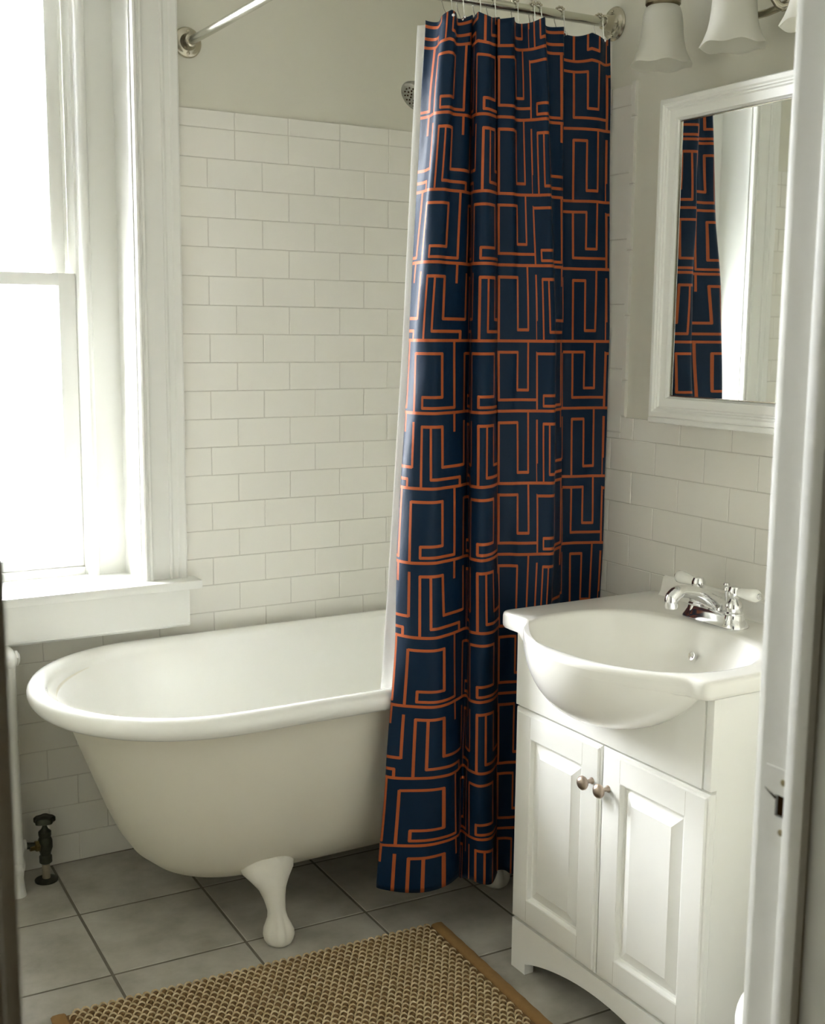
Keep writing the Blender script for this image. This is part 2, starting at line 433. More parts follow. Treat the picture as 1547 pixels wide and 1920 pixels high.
MB().box(DX0-.02, DX1+.02, YH, YF, DZ, DZ+.02).box(DX0, DX1, -2.362, -2.336, DZ-.012, DZ).build('head_jamb', TRIMJ, dr)
for y0, y1 in ((YF, YF+.02), (YH-.018, YH)):
    MB().box(DX0-.10 if y0 != YF else LX+.002, DX1+.10, y0, y1, DZ+.02, DZ+.12, .004).build('head_casing', TRIMJ, dr)
# painted-over strike plate with its hole, lip and screws
mb = MB()
px = DX1-.0015
for a0, a1, b0, b1 in ((-2.3445, -2.3345, .925, 1.003), (-2.3165, -2.3025, .925, 1.003), (-2.3345, -2.3165, .925, .952), (-2.3345, -2.3165, .975, 1.003)):
    mb.box(px, DX1+.001, a0, a1, b0, b1)
sp_ = mb.build('strike_plate', TRIMJ, jr)
mb = MB().box(DX1+.0025, DX1+.0165, -2.3345, -2.3165, .952, .975).tube([(px, -2.3175, .971), (px, -2.308, .975), (px, -2.3025, .978)], [.0014, .0008, .0004], 6); mb.build('hole_shade_and_nick', DARK, jr, smooth=0)  # dark block fills the latch hole as painted shade; thin tube is a nick
for z in (.937, .990):
    MB().lathe([(.0035, 0), (.0035, .0012), (.002, .0016)], (px, -2.327, z), (-1, 0, 0), 12).build('screw', SOCK, sp_)

# ------------------------------------------------------------ bathtub
TX0, TX1, TYF, TYB = -.524, .786, -.790, -.030
TCY = (TYF+TYB)/2; TW = (TYB-TYF)/2
def tub_ring(x0, x1, hw, z, n=112, p=2.1, kl=1.0, kr=.45):
    """outline: rounded head end on the left, blunter foot end on the right"""
    rl, rr = hw*kl, hw*kr
    out = []
    for j in range(n):
        a_ = 2*PI*j/n
        c_, s_ = math.cos(a_), math.sin(a_)
        y = TCY+hw*(abs(s_)**(2/p))*(1 if s_ > 0 else -1)
        if c_ >= 0: x = (x1-rr)+rr*abs(c_)**(2/p)
        else: x = (x0+rl)-rl*abs(c_)**(2/p)
        out.append((x, y, z))
    # spread the straight run evenly
    return out
def resample(ring, n):
    P_ = [Vector(p) for p in ring]; L = [0]
    for i in range(len(P_)): L.append(L[-1]+(P_[(i+1) % len(P_)]-P_[i]).length)
    out = []; i = 0
    for j in range(n):
        d = L[-1]*j/n
        while L[i+1] < d: i += 1
        f = (d-L[i])/max(1e-9, L[i+1]-L[i]); out.append(P_[i].lerp(P_[(i+1) % len(P_)], f)[:])
    return out
N = 128
def TR(dx0, dx1, hw, z, kl=1, kr=.45): return resample(tub_ring(dx0, dx1, hw, z, kl=kl, kr=kr), N)
tub = empty('bathtub', (.12, TCY, 0))
tag(tub, 'white cast iron clawfoot bathtub with a rolled rim under the window', 'bathtub')
# rolled rim cross-section, lathed along the outline
rim = []
for q in range(14):
    a_ = -PI*.60+q/13*(PI*1.20)           # from outer underside, over the top, to the inside
    # local: outwards offset e, height h
    e = -.026+.026*math.cos(a_+PI/2-PI/2) if False else None
R_ = .024
secs = []
for q in range(15):
    a_ = math.radians(-75)+q/14*math.radians(255)   # 0 = outward, 90 = up
    secs.append((R_*math.cos(a_)-R_, .586+R_*math.sin(a_)*1.05))
rr = [TR(TX0-e, TX1+e, TW+e, z) for e, z in secs]
for il, ir, iw, z in ((.052, .054, .052, .578), (.078, .058, .058, .562), (.098, .062, .063, .53), (.130, .074, .076, .47), (.156, .088, .088, .40), (.180, .105, .103, .33), (.206, .125, .124, .26), (.240, .155, .158, .205), (.305, .21, .212, .178), (.40, .30, .30, .170)):
    rr.append(TR(TX0+il, TX1-ir, TW-iw, z))
mb = MB().rings(rr, cap0=False); mb.build('basin', ENAM, tub, smooth=180)
body = [(.068, .046, .042, .575), (.073, .048, .046, .560), (.088, .052, .052, .53), (.109, .062, .060, .47), (.131, .075, .070, .41), (.153, .088, .082, .35), (.176, .104, .096, .29), (.203, .125, .116, .23), (.232, .15, .145, .185), (.270, .185, .185, .152), (.32, .23, .23, .132), (.38, .29, .28, .122), (.45, .38, .35, .119)]
mb = MB().rings([TR(TX0+a0, TX1-a1, TW-w, z) for a0, a1, w, z in body], cap0=False)
mb.build('outer_shell', TUBOUT, tub, smooth=60)
def claw(cx, cy, sy, sx):
    """one cast foot: wide shoulder under the shell, thin ankle, paw"""
    prof = [(.205, .064, .032, .045), (.182, .066, .036, .040), (.168, .063, .036, .036), (.150, .050, .031, .027), (.128, .034, .027, .018), (.110, .0265, .025, .011), (.094, .0235, .0235, .005), (.078, .0225, .0235, .001), (.062, .025, .027, -.003), (.050, .0305, .032, -.006), (.038, .036, .037, -.008), (.026, .038, .039, -.009), (.014, .0365, .038, -.008), (.004, .031, .033, -.007), (0, .026, .028, -.007)]
    rings = []; n = 40
    for z, rx, ry, oy_ in prof:
        ring = []
        for j in range(n):
            a_ = 2*PI*j/n
            # toes: grooves on the outward lower part
            af = a_-(-PI/2+.45 if sy < 0 else PI/2-.45); out = max(0, math.cos(af))
            amt = .24*out**.5*max(0, min(1, (.085-z)/.04))*max(0, min(1, (z+.006)/.02))
            kf = 1+.03*math.sin(z*90+cx*40+a_*2)-amt*math.cos(3.1*af)**4
            ring.append((cx+sx*.010*max(0, (z-.05)/.15)*-1+rx*kf*math.cos(a_), cy+(-sy)*oy_+ry*kf*math.sin(a_), z))
        rings.append(ring)
    mb = MB().rings(rings)
    mb.sphere((cx-.004, cy+sy*.006-sy*.04, .172), .030, 8, (1.25, .5, .9))
    o = mb.build('claw_foot', CLAW, tub, smooth=70)
    return o
claw(-.030, -.672, -1, 1); claw(.592, -.672, -1, -1); claw(-.030, -.150, 1, 1); claw(.592, -.150, 1, -1)
MB().lathe([(.030, 0), (.030, .003), (.022, .005), (.0, .005)], (.66, TCY, .172), (0, 0, 1), 24).build('drain', CHROME, tub)
MB().lathe([(.034, 0), (.032, .006), (.0, .008)], (TX1-.079, TCY, .44), (-1, 0, .1), 24).build('overflow_plate', CHROME, tub)

# ------------------------------------------------------------ radiator and valve
rad = empty('radiator', (-.62, -.12, 0))
tag(rad, 'white painted cast iron radiator under the window, beside the head of the bathtub', 'radiator')
nsec = 5
for k in range(nsec):
    xc = -.513-k*.055
    mb = MB()
    for yc in (-.130, -.090, -.050):
        n = 14
        rings = [[(xc+.017*math.cos(2*PI*j/n), yc+.0185*math.sin(2*PI*j/n), z) for j in range(n)] for z in (.075, .30, .612)]
        mb.rings(rings)
    for zc, hgt in ((.618, .028), (.075, .028)):
        rings = []
        for q in range(11):
            t_ = q/10; y = -.155+t_*.130
            r = math.sin(PI*min(1, max(0, t_*.94+.03)))**.4
            rings.append([(xc+.0255*r*math.cos(2*PI*j/16), y, zc+hgt*r*math.sin(2*PI*j/16)) for j in range(16)])
        mb.rings(rings)
    if k in (0, nsec-1):
        for yc in (-.135, -.045):
            mb.lathe([(.020, 0), (.017, .02), (.014, .045), (.018, .08)], (xc, yc, 0), (0, 0, 1), 14)
    o = mb.build('section', TRIM, rad, smooth=60)
    if k == 0:
        MB().lathe([(.022, 0), (.022, .006), (.014, .010), (.012, .012), (.0, .013)], (xc+.018, -.11, .618), (1, 0, 0), 6).build('end_plug', TRIM, o)
        MB().lathe([(.021, 0), (.021, .012), (.013, .016), (.013, .022)], (xc+.012, -.082, .110), (1, 0, 0), 16).build('inlet_boss', TRIM, o)
for zz in (.615, .08): MB().tube([(-.515, -.09, zz), (-.73, -.09, zz)], .012).build('tie_rod', TRIM, rad)
va = empty('radiator_valve', (-.432, -.082, 0))
tag(va, 'dark bronze radiator valve with a round handwheel, standing on the floor by the tiled wall', 'valve')
vx, vy = -.430, -.082
MB().lathe([(.030, .0), (.030, .004), (.014, .008)], (vx, vy, 0), n=20).build('floor_flange', BRONZE, va)
MB().tube([(vx, vy, .0), (vx, vy, .055)], .0105).build('pipe', simple('pale_riser_pipe', srgb(150, 140, 118), .5), va)
MB().lathe([(.012, .048), (.0165, .052), (.0165, .068), (.013, .072), (.015, .080), (.019, .092), (.0185, .112), (.015, .122), (.0165, .126), (.0165, .136), (.010, .142), (.006, .150), (.006, .160)], (vx, vy, 0), n=18).build('valve_body', BRONZE, va)
mb = MB().lathe([(.011, 0), (.015, .004), (.015, .013), (.011, .016), (.011, .028)], (vx-.012, vy, .100), (-1, 0, 0), 6)
mb.build('union_nut', BRASS, va)
MB().tube([(vx-.012, vy, .100), (vx-.048, vy, .106)], .009).build('connection_pipe', BRONZE, va)
mb = MB(); rings = []
nn = 40
for r, z in ((.004, .160), (.008, .1665), (.016, .1655), (.021, .1600), (.0265, .1625), (.0265, .1715), (.022, .1760), (.012, .1745), (.004, .1775)):
    rings.append([(vx+r*(1+(.10 if r > .02 else 0)*math.cos(5*2*PI*j/nn))*math.cos(2*PI*j/nn), vy+r*(1+(.10 if r > .02 else 0)*math.cos(5*2*PI*j/nn))*math.sin(2*PI*j/nn), z) for j in range(nn)])
mb.rings(rings).build('handwheel', BRONZE, va, smooth=50)

# ------------------------------------------------------------ shower rod, hooks, curtain
ROD_Y, ROD_X, ROD_Z, RR = -.787, .030, 2.170, .0110
rod = empty('shower_curtain_rod', (ROD_X, ROD_Y, ROD_Z))
tag(rod, 'metal corner shower rod fixed to the two walls with round flanges', 'curtain rod')
path = [(ROD_X, -.010, ROD_Z+.012)]
yy = -.2
while yy > ROD_Y+.13: path.append((ROD_X, yy, ROD_Z+.010)); yy -= .15
for q in range(0, 9):
    a_ = q/8*PI/2
    path.append((ROD_X+.12-.12*math.cos(a_), ROD_Y+.12-.12*math.sin(a_), ROD_Z+.006))
path += [(.3, ROD_Y, ROD_Z-.004), (.55, ROD_Y, ROD_Z-.002), (WX-.010, ROD_Y, ROD_Z)]
MB().tube(path, RR, 20).build('pole', ROD, rod, smooth=60)
def flange(c, ax, fx):
    mb = MB().lathe([(.0385, 0), (.0395, .003), (.0365, .007), (.031, .008), (.029, .0095), (.022, .011), (.0195, .016), (.0175, .024), (.0165, .036), (.013, .038), (.0112, .038)], c, ax, 40)
    o = mb.build('wall_flange', NICKEL, rod, smooth=40)
    for s_ in (-1, 1):
        c2 = Vector(c)+Vector(ax)*.009+Vector((0, 0, s_*.0275))
        MB().lathe([(.004, 0), (.0045, .0015), (.003, .003), (0, .0035)], c2, ax, 14).build('screw', NICKEL, o)
    return o
flange((ROD_X, 0.006, ROD_Z+.013), (0, -1, 0), 0); flange((WX+.006, ROD_Y, ROD_Z), (-1, 0, 0), 0)
MB().tube([(ROD_X+.04, ROD_Y+.04, ROD_Z), (ROD_X+.04, ROD_Y+.04, CEIL)], .008).build('ceiling_stay', ROD, rod)

def catmull(pts, n):
    P_ = [Vector(p) for p in pts]; out = []
    m_ = len(P_)-1
    for q in range(n):
        u = q/(n-1)*m_; i = min(int(u), m_-1); f = u-i
        p0 = P_[max(i-1, 0)]; p1 = P_[i]; p2 = P_[i+1]; p3 = P_[min(i+2, m_)]
        tn = .5
        c = p1+(p2-p0)*tn*f+(p0*2*tn+p1*(tn-3)+p2*(3-2*tn)-p3*tn)*f*f+(-p0*tn+p1*(2-tn)+p2*(tn-2)+p3*tn)*f**3
        out.append(c)
    return out
# pattern coordinate along the cloth at each control point
PP = [.70, .80, 1.05, 1.40, 1.62, 1.86, 2.08, 2.55, 3.02, 3.25, 3.52, 3.9, 4.20, 4.36, 4.56, 5.06, 5.48, 5.62, 5.83, 5.96, 6.20, 6.47, 6.75, 6.96, 7.06]
LT = [(.337,-.700),(.348,-.735),(.331,-.785),(.348,-.806),(.369,-.787),(.392,-.800),(.410,-.785),(.405,-.788),(.397,-.825),(.415,-.840),(.438,-.826),(.466,-.808),(.446,-.828),(.477,-.841),(.505,-.815),(.527,-.838),(.543,-.868),(.575,-.835),(.615,-.845),(.645,-.795),(.680,-.795),(.710,-.810),(.738,-.820),(.768,-.805),(.788,-.800)]
LM = [(.281,-.735),(.268,-.762),(.266,-.800),(.287,-.830),(.323,-.822),(.367,-.805),(.406,-.785),(.412,-.788),(.399,-.820),(.407,-.850),(.441,-.842),(.482,-.802),(.472,-.815),(.504,-.825),(.526,-.828),(.569,-.845),(.600,-.862),(.628,-.832),(.657,-.815),(.676,-.790),(.703,-.795),(.735,-.800),(.764,-.805),(.786,-.815),(.797,-.822)]
LN = [(.230,-.775),(.222,-.796),(.236,-.835),(.275,-.862),(.312,-.853),(.354,-.838),(.390,-.815),(.398,-.820),(.382,-.855),(.390,-.885),(.426,-.875),(.475,-.830),(.468,-.838),(.497,-.850),(.516,-.860),(.559,-.880),(.590,-.890),(.626,-.850),(.668,-.820),(.690,-.792),(.715,-.795),(.745,-.800),(.772,-.808),(.790,-.818),(.798,-.824)]
LL = [(.224,-.790),(.214,-.804),(.232,-.842),(.272,-.872),(.312,-.866),(.350,-.848),(.384,-.830),(.392,-.835),(.378,-.865),(.390,-.893),(.424,-.888),(.472,-.845),(.466,-.850),(.492,-.858),(.512,-.866),(.552,-.882),(.585,-.890),(.622,-.852),(.662,-.825),(.688,-.798),(.715,-.798),(.745,-.802),(.770,-.808),(.788,-.815),(.796,-.820)]
LH = [(.188,-.770),(.176,-.790),(.214,-.812),(.278,-.842),(.335,-.850),(.372,-.835),(.388,-.815),(.393,-.820),(.393,-.855),(.402,-.882),(.436,-.884),(.480,-.845),(.476,-.850),(.498,-.855),(.515,-.862),(.550,-.875),(.585,-.880),(.622,-.850),(.662,-.825),(.688,-.798),(.715,-.798),(.745,-.802),(.770,-.808),(.788,-.815),(.796,-.820)]
LEV = [(2.134, LT), (1.95, [((a_[0]*.72+b_[0]*.28), (a_[1]*.72+b_[1]*.28)) for a_, b_ in zip(LT, LM)]), (1.42, LM), (.92, LN), (.74, LL), (.42, [((a_[0]*.5+b_[0]*.5), (a_[1]*.5+b_[1]*.5)) for a_, b_ in zip(LL, LH)]), (.128, LH)]
ROWZ = [(-1, 2.245), (0, 2.073), (1, 1.917), (2, 1.751), (3, 1.593), (4, 1.42), (5, 1.258), (6, 1.089), (7, .921), (8, .750), (9, .585), (10, .410), (11, .243), (12, .07)]
def rowof(z):
    for (r0, z0), (r1, z1) in zip(ROWZ, ROWZ[1:]):
        if z >= z1: return r0+(z0-z)/(z0-z1)*(r1-r0)
    return 12
HOOKU = [.337, .372, .416, .454, .519, .567, .582, .645, .761]     # x of the hooks along the rod
NC, NR = 260, 150
cols = [catmull([(x, y, z, ) for x, y in L], NC) for z, L in LEV]
pcol = catmull([(p, 0, 0) for p in PP], NC)
def levcurve(i):
    return catmull([c[i] for c in cols], NR)
mb = MB(); uvs = []
grid = []
for i in range(NC):
    # resample down the cloth at even heights
    L = cols; zs = [c[i].z for c in L]
    colv = []
    for r in range(NR):
        z = 2.134-(2.134-.128)*(r/(NR-1))
        for q in range(len(zs)-1):
            if z >= zs[q+1]-1e-6: break
        f = (zs[q]-z)/(zs[q]-zs[q+1]); fs = f*f*(3-2*f)*.35+f*.65
        p = L[q][i].lerp(L[q+1][i], fs)
        s_ = i/NC
        wig = .0018*math.sin(9*z+37*s_)+.0012*math.sin(23*z-61*s_)
        top = max(0, (z-2.0)/.134)
        sag = -.010*top*abs(math.sin(i/NC*PI*9.0))
        hem = max(0, (.25-z)/.12)*.006*math.sin(s_*40)
        colv.append(Vector((p.x+wig*.5, p.y+wig, z+sag+hem)))
        uvs.append((pcol[i].x, rowof(z)))
    grid.append(colv)
mb.rings([[v[:] for v in c] for c in grid], False, False, closed=False)
cur = mb.build('shower_curtain', FABRIC, smooth=0)
for p in cur.data.polygons: p.use_smooth = True
uvl = cur.data.uv_layers.new(name='cloth')
for lp in cur.data.loops: uvl.data[lp.index].uv = uvs[lp.vertex_index]
md = cur.modifiers.new('thick', 'SOLIDIFY'); md.thickness = .0012; md.offset = 0
tag(cur, 'navy blue shower curtain with an orange key pattern hanging in folds from the rod', 'shower curtain')
# liner
LI = [(2.128, .332, -.672), (1.42, .290, -.690), (.84, .252, -.694), (.60, .238, -.690), (.40, .250, -.632)]
mb = MB(); n = 120
rows = []
for r in range(60):
    z = 2.128-(2.128-.40)*r/59
    for q in range(len(LI)-1):
        if z >= LI[q+1][0]-1e-6: break
    f = (LI[q][0]-z)/(LI[q][0]-LI[q+1][0]); x0 = LI[q][1]+(LI[q+1][1]-LI[q][1])*f; y0 = LI[q][2]+(LI[q+1][2]-LI[q][2])*f
    yin = min(1, max(0, (z-.6)/1.5)); yt = y0-.075*yin
    row = []
    for j in range(n):
        s_ = j/(n-1); x = x0+(.780-x0)*s_
        e = min(1, s_/.10); e = e*e*(3-2*e)
        row.append((x, y0+(yt-y0)*e+.009*math.sin(s_*55)*(e*.9+.1), z))
    rows.append(row)
mb.rings(rows, False, False, closed=False)
li = mb.build('curtain_liner', LINER, smooth=0)
for p in li.data.polygons: p.use_smooth = True
md = li.modifiers.new('thick', 'SOLIDIFY'); md.thickness = .0008; md.offset = 0
tag(li, 'plain white shower liner hanging behind the patterned curtain, inside the bathtub', 'curtain liner')
# hooks
def hook(x, first, lab):
    if first is None:
        o = empty('curtain_hook', (x, ROD_Y, ROD_Z))
        mb = MB(); pts = []
        for q in range(21):
            a_ = math.radians(-250+q/20*250*1.2)
            pts.append((x, ROD_Y+.0155*math.cos(a_), ROD_Z+.0145*math.sin(a_)))
        ring = [(x, ROD_Y+.0150*math.cos(a_), ROD_Z+.0150*math.sin(a_)) for a_ in [math.radians(200-q*220/16) for q in range(17)]]
        front = [(x, ROD_Y-.0155, ROD_Z-.012), (x+.001, ROD_Y-.017, ROD_Z-.028), (x+.001, ROD_Y-.020, ROD_Z-.046), (x+.001, ROD_Y-.014, ROD_Z-.052)]
        back = [(x, ROD_Y+.0140, ROD_Z-.012), (x, ROD_Y+.008, ROD_Z-.028), (x, ROD_Y-.004, ROD_Z-.046), (x, ROD_Y-.014, ROD_Z-.052)]
        mb.tube(ring, .0011, 6); mb.tube([ring[0]]+front, .0011, 6); mb.tube([ring[-1]]+back, .0011, 6)
        mb.build('wire_ring', CHROME, o, smooth=60)
        mb = MB()
        for q in range(5):
            a_ = math.radians(35+q*27.5); mb.sphere((x, ROD_Y+.0155*math.cos(a_), ROD_Z+.0155*math.sin(a_)), .0036, 6)
        mb.build('roller_balls', NICKEL, o, smooth=60)
        MB().sphere((x+.001, ROD_Y-.021, ROD_Z-.047), .0042, 6).build('end_bead', CHROME, o, smooth=60)
    else:
        o = first.copy(); COL.objects.link(o); o.location = (x, ROD_Y, ROD_Z)
        for ch in list(first.children):
            c = ch.copy(); COL.objects.link(c); c.parent = o
    o.rotation_euler = (0, 0, random.uniform(-.3, .3))
    tag(o, lab, 'curtain hook', 'curtain hooks along the rod')
    return o
labs = ['chrome roller hook at the curtain\'s left top corner, first on the rod', 'second roller hook from the curtain\'s left edge', 'third roller hook from the curtain\'s left edge', 'fourth roller hook from the curtain\'s left edge', 'middle roller hook, left of the close pair on the rod', 'left one of the two roller hooks that sit close together', 'right one of the two roller hooks that sit close together', 'roller hook second from the wall flange end of the rod', 'roller hook nearest the right wall flange of the rod']
h0 = None
for x, l in zip(HOOKU, labs):
    h = hook(x, h0, l); h0 = h0 or h

# ------------------------------------------------------------ shower head
SHM = simple('worn_shower_chrome', srgb(150, 148, 138), .3, .9, var=.3, vscale=60)
sh = empty('wall_shower', (.50, -.39, 2.03)); tag(sh, 'chrome shower head showing behind the left edge of the curtain', 'shower head')
MB().tube([(WX+.004, -.39, 2.10), (.72, -.39, 2.105), (.63, -.39, 2.098), (0.55, -.39, 2.078), (.522, -.39, 2.062)], .009, 14).build('arm', CHROME, sh, smooth=60)
hax = Vector((-.75, -.12, -.62)).normalized()
hc = Vector((.527, -.39, 2.064))
MB().lathe([(.009, -.008), (.012, .002), (.014, .012), (.020, .020), (.034, .034), (.041, .046), (.042, .052), (.040, .055), (.036, .0555), (.001, .0545)], hc, hax, 32).build('head', SHM, sh, smooth=45)
mb = MB(); u_ = hax.orthogonal().normalized(); w_ = hax.cross(u_)
for rr_, nn_ in ((.009, 5), (.018, 9), (.027, 14)):
    for q in range(nn_):
        c = hc+hax*.0545+(u_*math.cos(2*PI*q/nn_)+w_*math.sin(2*PI*q/nn_))*rr_
        mb.lathe([(.0022, 0), (.0018, .003)], c, hax, 8)
mb.build('spray_nozzles', DARK, sh)
MB().lathe([(.028, 0), (.026, .004), (.012, .008)], (WX+.004, -.39, 2.10), (-1, 0, 0), 24).build('escutcheon', CHROME, sh)

# ------------------------------------------------------------ vanity cabinet
VX, VY0, VY1, VZ = .405, -1.035, -1.637, .800      # body front, far end, near end, top
van = empty('vanity_cabinet', (.60, (VY0+VY1)/2, 0))
tag(van, 'white bathroom vanity cabinet with two raised-panel doors beside the bathtub', 'cabinet')
mb = MB()
mb.box(VX, .800, VY0-.016, VY0, .0, VZ).box(VX, .800, VY1, VY1+.016, .0, VZ)      # side panels
mb.box(VX, .800, VY1+.016, VY0-.016, .105, .122).box(.785, .800, VY1+.016, VY0-.016, .122, VZ)
mb.box(VX, VX+.018, VY1+.016, VY0-.016, .60, .640)
mb.build('carcass', CABW, van)
# plinth board cut with an arch
n = 24; z0 = .118
yA, yB = VY0, VY1
lo = [(yA, 0), (yA-.052, 0), (yA-.052, .026)]
for q in range(n+1):
    f = q/n; y = yA-.056+(yB+.056-(yA-.056))*f
    lo.append((y, .026+.048*math.sin(PI*f)**.8))
lo += [(yB+.052, .026), (yB+.052, 0), (yB, 0)]
mb = MB()
fr_ = [(VX-.012, y, z) for y, z in lo]; bk = [(VX+.012, y, z) for y, z in lo]
ft = [(VX-.012, y, z0) for y, z in lo]; bt = [(VX+.012, y, z0) for y, z in lo]
N_ = len(lo); b = len(mb.v); mb.v += fr_+bk+ft+bt
for i in range(N_-1):
    mb.face((b+i, b+i+1, b+2*N_+i+1, b+2*N_+i)); mb.face((b+N_+i, b+3*N_+i, b+3*N_+i+1, b+N_+i+1)); mb.face((b+i, b+N_+i, b+N_+i+1, b+i+1)); mb.face((b+2*N_+i, b+2*N_+i+1, b+3*N_+i+1, b+3*N_+i))
mb.face((b, b+2*N_, b+3*N_, b+N_)); mb.face((b+N_-1, b+2*N_-1, b+4*N_-1, b+3*N_-1))
mb.build('plinth', CABW, van, smooth=25)
# fixed top panel, with the grooved end post at its near end
def bowl_drop(y):
    t_ = (y+1.333)/.278
    return .136*max(0, 1-t_*t_)**.85 if abs(t_) < 1 else 0
tp = [(VY0-.002, .624)]
for q in range(49):
    y = VY0-.002+(VY1+.022-(VY0-.002))*q/48; tp.append((y, min(VZ-.001, .836-.030-bowl_drop(y)+.007)))
tp.append((VY1+.022, .624))
MB().prism(tp, lambda p, t_: (t_, p[0], p[1]), VX-.016, VX-.002).build('top_panel', CABW, van, smooth=20)
MB().box(VX-.015, VX+.002, VY1, VY1+.019, .624, VZ-.001, .002).build('end_post', CABW, van)
def door(ya, yb, kside):
    """ya = far edge, yb = near edge"""
    z0_, z1_ = .125, .618
    xf = VX-.0185
    mb = MB()
    def ring(d, x): return [(x, ya-d, z0_+d), (x, yb+d, z0_+d), (x, yb+d, z1_-d), (x, ya-d, z1_-d)]
    rs = [ring(.0, VX+.0), ring(0, xf+.007), ring(.003, xf+.004), ring(.0065, xf+.0035), ring(.0085, xf+.0005), ring(.0105, xf), ring(.058, xf), ring(.0605, xf+.001), ring(.0635, xf+.0095), ring(.068, xf+.0105), ring(.092, xf+.0025), ring(.0935, xf+.0015)]
    mb.rings(rs, cap0=True, cap1=True)
    o = mb.build('door', CABW, van, smooth=18)
    # joint lines between stile and rail
    for yj in (ya-.058, yb+.058):
        for za, zb in ((z0_+.011, z0_+.058), (z1_-.058, z1_-.011)):
            MB().box(xf-.0002, xf+.0002, yj-.0004, yj+.0004, za, zb).build('joint_line', GROUT, o, smooth=0)
    yk = yb+.024 if kside < 0 else ya-.024
    zk = .537
    MB().lathe([(.0075, 0), (.0068, .002), (.0045, .004), (.0042, .013), (.006, .016), (.0125, .019), (.0148, .023), (.0145, .027), (.011, .031), (.005, .0335), (.0, .034)], (xf, yk, zk), (-1, 0, 0), 28).build('knob', KNOBM, o, smooth=60)
    return o
door(VY0-.001, -1.3335, -1); door(-1.3365, VY1+.001, 1)

# ------------------------------------------------------------ sink top
sink = empty('sink_top', (.58, -1.335, .80)); tag(sink, 'white one-piece sink top with a rounded bowl bulging over the cabinet front', 'sink')
YL, YR, XFr, XB, ZT = -1.012, -1.652, .354, .803, .836
OC = (.465, -1.335)
def outline(th):
    """outer edge of the slab in direction th from the bowl centre"""
    c_, s_ = math.cos(th), math.sin(th)
    lo_, hi_ = .05, .75
    def inside(x, y):
        if x > XB or y > YL or y < YR: return False
        t_ = (y+1.36)/.255
        xb = XFr-.118*max(0, 1-t_*t_)**1.15 if abs(t_) < 1 else XFr
        # round the front corners
        for yc, s2 in ((YL-.022, 1), (YR+.022, -1)):
            if (y-yc)*s2 > 0 and x < XFr+.022:
                return (x-(XFr+.022))**2+(y-yc)**2 < .022**2
        return x >= xb
    for _ in range(30):
        md_ = (lo_+hi_)/2
        if inside(OC[0]+c_*md_, OC[1]+s_*md_): lo_ = md_
        else: hi_ = md_
    return lo_
NT_ = 240
ths = []
for j in range(NT_): ths.append(2*PI*j/NT_)
def opening(th, k=1.0):
    c_, s_ = math.cos(th), math.sin(th)
    ax = (.200 if c_ < 0 else .188)*k; ay = (.228 if s_ > 0 else .262)*k
    p = 2.25
    return 1/((abs(c_)/ax)**p+(abs(s_)/ay)**p)**(1/p)
RO_ = [outline(a_) for a_ in ths]
def rg(fn, z):
    return [(OC[0]+math.cos(a_)*fn(i, a_), OC[1]+math.sin(a_)*fn(i, a_), z) for i, a_ in enumerate(ths)]
rs = [rg(lambda i, a_: RO_[i]-.03, ZT-.036), rg(lambda i, a_: RO_[i]-.006, ZT-.036), rg(lambda i, a_: RO_[i]-.001, ZT-.031), rg(lambda i, a_: RO_[i], ZT-.026), rg(lambda i, a_: RO_[i], ZT-.010), rg(lambda i, a_: RO_[i]-.002, ZT-.004), rg(lambda i, a_: RO_[i]-.006, ZT-.0008), rg(lambda i, a_: RO_[i]-.011, ZT)]
def mixr(f):
    return lambda i, a_: (RO_[i]-.011)*(1-f)+opening(a_, 1.03)*f
rs += [rg(mixr(.5), ZT), rg(mixr(.9), ZT-.0003)]
for kk, z in ((1.02, ZT-.0008), (1.0, ZT-.004), (.982, ZT-.012), (.950, ZT-.030), (.905, ZT-.055), (.835, ZT-.082), (.74, ZT-.106), (.62, ZT-.124), (.47, ZT-.136), (.30, ZT-.142), (.12, ZT-.144)):
    rs.append(rg(lambda i, a_, kk=kk: opening(a_, kk), z))
mb = MB().rings(rs, cap0=False, cap1=True)
# belly under the bulging front
rings = []
ny, nphi = 60, 18
for iy in range(ny+1):
    t_ = -1+2*iy/ny; y = -1.333+.278*t_
    tf = (y+1.36)/.255
    xf = XFr-.118*max(0, 1-tf*tf)**1.15 if abs(tf) < 1 else XFr
    D = .136*max(0, 1-t_*t_)**.85+.0005
    row = []
    for ip in range(nphi+1):
        ph = ip/nphi*PI/2
        xw = VX-.012
        row.append((xf-.0006+(xw-xf)*(1-math.cos(ph)**.9), y, ZT-.012-(D+.018)*math.sin(ph)**1.0))
    rings.append(row)
mb.rings(rings, False, False, closed=False)
mb.build('basin', CERAM, sink, smooth=50)
mb = MB()
mb.prism([(.803, ZT-.001), (.803, ZT+.040), (.799, ZT+.044), (.791, ZT+.044), (.786, ZT+.040), (.780, ZT+.010), (.772, ZT-.001)], lambda p, t_: (p[0], t_, p[1]), -1.06, YR+.002)
mb.build('backsplash', CERAM, sink, smooth=40)
MB().lathe([(.026, 0), (.026, .003), (.020, .004), (.016, .001), (.0, .001)], (.465, -1.335, ZT-.1445), (0, 0, 1), 28).build('drain', CHROME, sink)
MB().lathe([(.010, 0), (.0095, .002), (.006, .002), (0, .001)], (.622, -1.335, ZT-.062), (-1, 0, .35), 20).build('overflow_ring', CHROME, sink)

